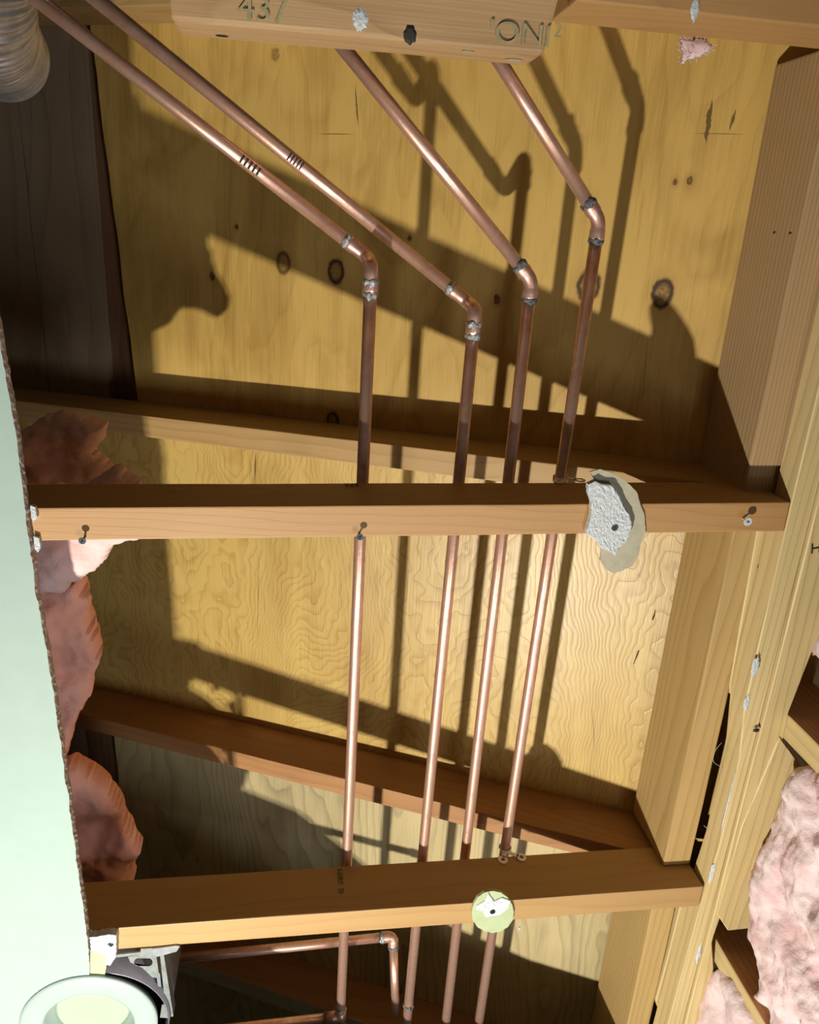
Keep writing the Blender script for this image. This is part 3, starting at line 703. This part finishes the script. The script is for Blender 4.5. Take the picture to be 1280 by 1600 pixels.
batt([(1258, 1010), (1268, 995), (1285, 980), (1330, 960), (1350, 1010), (1290, 1036)], 'X', .700, .012, .04, PINK_W,
     'pink insulation corner showing at the right edge above the upper stud', .02, .004, seed=41)
batt([(1060, 62), (1075, 58), (1105, 62), (1112, 72), (1100, 85), (1085, 92), (1070, 106), (1060, 100), (1066, 85)], 'Z', .085, .004, .004, PINK_W,
     'wisp of whitish fluff caught on the joist at the top right', .010, .003, step=.0025, seed=45)

# ------------------------------------------------------------------ flexible duct
ZD = .26; rd = .060
pr_ = onZ(71, 60, ZD - .02); ax = pr_.x - rd - .016
path = []
yb = onZ(20, 140, ZD - .02).y - rd - .034
for k in range(60): path.append(Vector((ax, -.55 + (yb - .03 + .55) * k / 59, ZD)))
for k in range(1, 50):
    a = math.pi / 2 * k / 49; path.append(Vector((ax - .02 * (1 - math.cos(a)), yb - .03 + .05 * math.sin(a), ZD + .07 * (1 - math.cos(a)))))
last = path[-1]
for k in range(1, 30): path.append(last + Vector((-.001 * k, 0, .005 * k)))
dense = []; acc = 0
for p, q in zip(path, path[1:]):
    L_ = (q - p).length; n = max(1, int(L_ / .0008))
    for k in range(n): dense.append((p.lerp(q, k / n), acc + L_ * k / n))
    acc += L_
duct = empty('flexible_duct', path[0], 'corrugated metallic flexible duct in the top left corner', 'duct')
bm = bmesh.new()
tube_bm(bm, [p - path[0] for p, _ in dense], [rd + .0022 * math.sin(2 * math.pi * s / .0068) * (1 if (s % .068) > .006 else .2) + .0008 * math.sin(s * 60) for _, s in dense], 56)
link('corrugated_hose', mesh_from(bm, True), DUCTM, duct)

# ------------------------------------------------------------------ recessed light
lc = Vector((-.2825, 1.0496, -.0127))
lt = empty('recessed_light', lc, 'round white recessed ceiling light at the lower left corner, switched off', 'ceiling light')
def lathe(prof, mat, name, parent, seg=72, off=(0, 0, 0)):
    bm = bmesh.new(); rg = []
    for q, z in prof: rg.append([bm.verts.new((off[0] + math.cos(2 * math.pi * k / seg) * q, off[1] + math.sin(2 * math.pi * k / seg) * q, off[2] + z)) for k in range(seg)])
    for a, b_ in zip(rg, rg[1:]):
        for k in range(seg): bm.faces.new((a[k], a[(k + 1) % seg], b_[(k + 1) % seg], b_[k])).smooth = True
    return link(name, mesh_from(bm), mat, parent)
lathe([(.0905, .002), (.0912, -.001), (.0902, -.0028), (.086, -.0040), (.074, -.0050), (.0630, -.0048), (.0600, -.0035), (.059, .002), (.052, .018), (.0485, .026), (.0485, .030), (.0905, .004)], TRIMW, 'trim_ring', lt)
lathe([(.0500, .0240), (.0492, .0225), (.046, .0212), (.030, .0195), (.012, .0188), (.0005, .0187)], LENSM, 'lens', lt)
lathe([(.0940, -.002), (.0955, -.002), (.0955, .115), (.0005, .1155), (.0005, .114), (.0940, .113), (.0940, -.002)], HOUSE, 'housing', lt, off=(.010, .006, .006))
# galvanised mounting frame: slotted plate, hanger bars
def flat(px, z, t, name, parent, root, mat=GALV, hole=None):
    P = [onZ(u, v, z) for u, v in px]; bm = bmesh.new()
    lo = [bm.verts.new((p.x - root.x, p.y - root.y, z - root.z)) for p in P]
    if hole:
        H_ = [onZ(u, v, z) for u, v in hole]; hv = [bm.verts.new((p.x - root.x, p.y - root.y, z - root.z)) for p in H_]
        ed = [bm.edges.new((a, b_)) for a, b_ in zip(lo, lo[1:] + lo[:1])] + [bm.edges.new((a, b_)) for a, b_ in zip(hv, hv[1:] + hv[:1])]
        bmesh.ops.triangle_fill(bm, edges=ed, use_beauty=True)
    else: bm.faces.new(lo)
    g = bmesh.ops.extrude_face_region(bm, geom=list(bm.faces))
    for q in g['geom']:
        if isinstance(q, bmesh.types.BMVert): q.co.z += t
    return link(name, mesh_from(bm), mat, parent)
mf = empty('mounting_frame', onZ(225, 1500, 0), 'galvanised steel mounting bracket with a slot between light and joist', 'metal bracket')
slot = [(226 + 13 * math.cos(a) * (1 if True else 1), 1503.5 + 6.2 * math.sin(a)) for a in [2 * math.pi * k / 18 for k in range(18)]]
slot = [(216 + (0 if math.cos(a) < 0 else 16) + 6.5 * math.cos(a), 1503.5 + 6.3 * math.sin(a)) for a in [2 * math.pi * (k + .5) / 18 for k in range(18)]]
flat([(200, 1495), (219, 1492), (220, 1483), (238, 1482), (239, 1490), (244, 1492), (248, 1520), (250, 1522), (252, 1542), (247, 1541), (245, 1528), (238, 1527), (222, 1512), (204, 1504)], -.002, .0015, 'slotted_plate', mf, mf.location, hole=slot)
flat([(180, 1492), (219, 1488), (219, 1492), (182, 1496)], -.004, .002, 'tab', mf, mf.location)
flat([(238, 1483), (276, 1478), (281, 1479), (276, 1487), (246, 1495), (239, 1492)], -.003, .002, 'clip', mf, mf.location, plain('galvanised_dull', (.40, .42, .44), (.3, .32, .34), 100, .4, .7))
flat([(250, 1492), (256, 1492), (271, 1588), (262, 1590), (257, 1560)], -.001, .018, 'hanger_bar', mf, mf.location)
flat([(253, 1570), (260, 1569), (262, 1588), (264, 1591), (250, 1590)], -.004, .002, 'foot', mf, mf.location)

# ------------------------------------------------------------------ small marks and bits
def text_obj(s, size, loc, rot, mat, parent, name, sx=1.0):
    cu = bpy.data.curves.new('t', 'FONT'); cu.body = s; cu.size = size; cu.extrude = .00008
    to = bpy.data.objects.new('t', cu); COL.objects.link(to)
    bpy.context.view_layer.update()
    me = bpy.data.meshes.new_from_object(to.evaluated_get(bpy.context.evaluated_depsgraph_get()))
    bpy.data.objects.remove(to, do_unlink=True)
    for v in me.vertices: v.co.x *= sx
    return link(name, me, mat, parent, loc, rot)
# on an underside the reader looks up: x stays, y flips
UND = (math.pi, 0, 0)
def on_head(u, v):
    p = onZ(u, v, 0); return (p.x - hb, p.y + .165, -.0018)
text_obj("'ONI", .026, on_head(762, 66), UND, GREEN_INK, HB, 'green_stamp', 1.15)
text_obj("2", .018, on_head(863, 58), UND, GREEN_INK, HB, 'green_stamp', 1.0)
text_obj("437", .030, on_head(372, 32), UND, GREEN_INK, HB, 'green_stamp', 1.0)
# lumber marks on the shaded near faces of the joists, read with the head tilted
FACE = (math.pi / 2, 0, 0)
def mark(J, u, v, y, s, size, rot, nm='lumber_stamp'):
    p = onY(u, v, y); text_obj(s, size, J.matrix_basis.inverted() @ Vector((p.x, y - .0016, p.z)), rot, INK, J, nm)
mark(JA, 538, 757, .2931, 'S-P-F', .007, (math.pi / 2, math.pi / 2, 0)); mark(JA, 546, 757, .2931, '2 KD', .007, (math.pi / 2, math.pi / 2, 0)); mark(JA, 554, 757, .2931, '8009', .006, (math.pi / 2, math.pi / 2, 0))
mark(JB, 527, 1358, .8928, 'S-DRY  31', .011, (math.pi / 2, math.pi / 2, 0))
def dash_marks(root, a, b_, n, rr, name='printed_mark'):
    bm = bmesh.new(); ax_ = (b_ - a).normalized(); up = Vector((0, 0, -1)); s = ax_.cross(up).normalized()
    for k in range(n):
        c = a.lerp(b_, k / max(1, n - 1)); w = (b_ - a).length / n * .28
        pr2 = None
        for j in range(6):
            an = -.6 + 1.2 * j / 5; q = up * math.cos(an) + s * math.sin(an)
            cur = [bm.verts.new(c - root.location + q * (rr + .0003) + ax_ * e_) for e_ in (-w, w)]
            if pr2: bm.faces.new((pr2[0], pr2[1], cur[1], cur[0]))
            pr2 = cur
    link(name, mesh_from(bm), INK, root)
def on_line(u, v, a, b_):
    k = ray(u, v).normalized(); e = (b_ - a).normalized(); w = a - CAMP
    t_ = (k.dot(w) * e.dot(k) - e.dot(w)) / (1 - e.dot(k) ** 2)
    return a + e * t_
D0 = (onZ(575, 402, .150), onZ(-40, -78, .150)); D1 = (onZ(733, 474, .150), onZ(60, -75, .150))
dash_marks(pipes[0], on_line(379, 249, *D0), on_line(405, 268, *D0), 5, RP + .0002)
dash_marks(pipes[1], on_line(457, 238, *D1), on_line(476, 253, *D1), 5, RP + .0002)
# dust-filled nail holes, splinters, chips
CHN = 30
def chip(name, u, v, plane, c, sx, sy, mat, label, cat, t=.0012, seed=0, parent=None):
    p = {'Z': onZ, 'X': onX, 'Y': onY}[plane](u, v, c) if plane != 'R' else onR(u, v)
    bm = bmesh.new(); n = CHN; amp = .5 if mat is GYPSUM else .3
    rg = []
    for lay, sc_ in ((0, 1.0), (1, .6)):
        rg.append([bm.verts.new((math.cos(2 * math.pi * k / n) * sx * sc_ * (1 + amp * noise.noise(Vector((math.cos(2 * math.pi * k / n) * 2.3, math.sin(2 * math.pi * k / n) * 2.3, seed + lay * .1)))), math.sin(2 * math.pi * k / n) * sy * sc_ * (1 + amp * noise.noise(Vector((math.cos(2 * math.pi * k / n) * 2.9, math.sin(2 * math.pi * k / n) * 2.9, seed + 7 + lay * .1)))), -t * lay)) for k in range(n)])
    for k in range(n): bm.faces.new((rg[0][k], rg[0][(k + 1) % n], rg[1][(k + 1) % n], rg[1][k]))
    bm.faces.new(rg[1]); bm.faces.new(list(reversed(rg[0])))
    o = link(name, mesh_from(bm), mat, None, p)
    if plane == 'X': o.rotation_euler = (0, math.pi / 2, 0)
    if plane == 'Y': o.rotation_euler = (-math.pi / 2, 0, 0)
    if plane == 'R': o.rotation_euler = (0, TH, 0)
    return tag(o, label, cat)
def bent_nail(px, label, h=.016, rr_=.0011):
    P = [onR(*px[0]), onR(*px[0], h * .6), onR(*px[1], h)]
    bm = bmesh.new(); tube_bm(bm, [Vector(q) - P[0] for q in P], [rr_, rr_, rr_ * .4], 8)
    tag(link('bent_nail', mesh_from(bm), INK, None, P[0]), label, 'nail')
bent_nail([(1020, 968), (1021, 962)], 'small bent nail point through the plywood near the middle block, upper one', .014)
bent_nail([(997, 1020), (990, 1038)], 'small bent nail point through the plywood near the middle block, lower one', .008)
chip('paint_smear', 1180, 1042, 'Z', -.0045, .005, .016, GYPSUM, 'white plaster smear on the striped nailing strip beside the upper stud', 'plaster smear', .0008, 3)
chip('paint_smear', 1167, 1098, 'Z', -.0005, .004, .012, GYPSUM, 'white plaster smear at the jagged end of the upper plate', 'plaster smear', .0008, 4)
chip('paint_smear', 1113, 1365, 'Z', -.0005, .004, .020, GYPSUM, 'white plaster smear on the wall plate beside the dusty block end', 'plaster smear', .0008, 5)
chip('paint_smear', 1092, 1490, 'Z', -.0005, .003, .022, GYPSUM, 'white plaster smear on the wall plate near the bottom edge', 'plaster smear', .0008, 6)
chip('paint_smear', 1138, 1255, 'Z', -.0005, .0014, .050, GYPSUM, 'long thin line of white plaster along the wall plate', 'plaster smear', .0006, 7)
chip('rusty_nail', 1182, 1141, 'Z', -.005, .005, .003, INK, 'rusty nail head on the striped nailing strip', 'nail', .002, 9)
chip('nail_hole', 1210, 363, 'X', .5575, .003, .0016, INK, 'left one of the two nail holes in the upper striped block', 'nail hole', .0004, 10)
chip('nail_hole', 1235, 364, 'X', .5575, .003, .0016, INK, 'right one of the two nail holes in the upper striped block', 'nail hole', .0004, 11)
chip('nail_hole', 1186, 885, 'Z', .0400, .002, .004, INK, 'dark nail hole in the upper plate under the right end of the joist', 'nail hole', .0006, 12)
chip('nail_hole', 1158, 1024, 'Z', .0400, .002, .004, INK, 'dark nail hole near the jagged end of the upper plate', 'nail hole', .0006, 13)
chip('paint_smear', 563, 30, 'Z', -.0005, .007, .009, GYPSUM, 'whitish paint spot on the inked timber block', 'paint spot', .0018, 14)
chip('knot_hole', 641, 55, 'Z', -.0005, .006, .008, INK, 'dark brown knot hole in the middle of the inked timber block', 'knot', .0018, 15)
chip('nail_pull', 731, 81, 'Y', -.1635, .006, .003, PAPER, 'splintered nail pull on the timber block, smaller one', 'nail hole', .0015, 16)
chip('nail_pull', 803, 94, 'Y', -.1635, .009, .004, PAPER, 'splintered nail pull on the timber block, near its right end', 'nail hole', .0015, 17)
chip('knot_hole', 347, 57, 'Y', -.1635, .006, .003, INK, 'small dark hole in the timber block near its left end', 'knot', .0012, 18)
chip('plaster_flake', 811, 1450, 'Z', .02, .002, .003, GYPSUM, 'tiny white plaster crumb just right of the round patch', 'plaster flake', .002, 19)
text_obj('H', .020, tuple(onZ(1266, 866, -.0048)), (math.pi, 0, -.2), INK, None, 'pencil_mark')
tag(bpy.data.objects['pencil_mark'], 'pencilled letter H on the nailing strip at the right edge', 'pencil mark')
chip('paint_smear', 1086, 14, 'Z', -.0005, .004, .010, GYPSUM, 'white paint drip on the joist at the top right edge', 'paint spot', .0012, 23)
# cobweb strands
def strand(px, plane_fn, label):
    P = [plane_fn(*q) for q in px]; bm = bmesh.new(); Q = fillet(P, .02, 5)
    tube_bm(bm, [q - P[0] for q in Q], .00025, 5)
    tag(link('cobweb_strand', mesh_from(bm), WEB, None, P[0]), label, 'cobweb')
strand([(435, 1130), (455, 1144), (480, 1152), (520, 1155), (570, 1162), (610, 1165)], lambda u, v: onY(u, v, .908), 'fine cobweb strand drooping in front of the lower rafter')
strand([(1128, 1160), (1118, 1172), (1112, 1190), (1130, 1200)], lambda u, v: onZ(u, v, .03), 'curly cobweb strand in the black gap beside the middle block, upper')
strand([(1100, 1290), (1112, 1300), (1108, 1330), (1120, 1345)], lambda u, v: onZ(u, v, .03), 'curly cobweb strand in the black gap beside the middle block, lower')
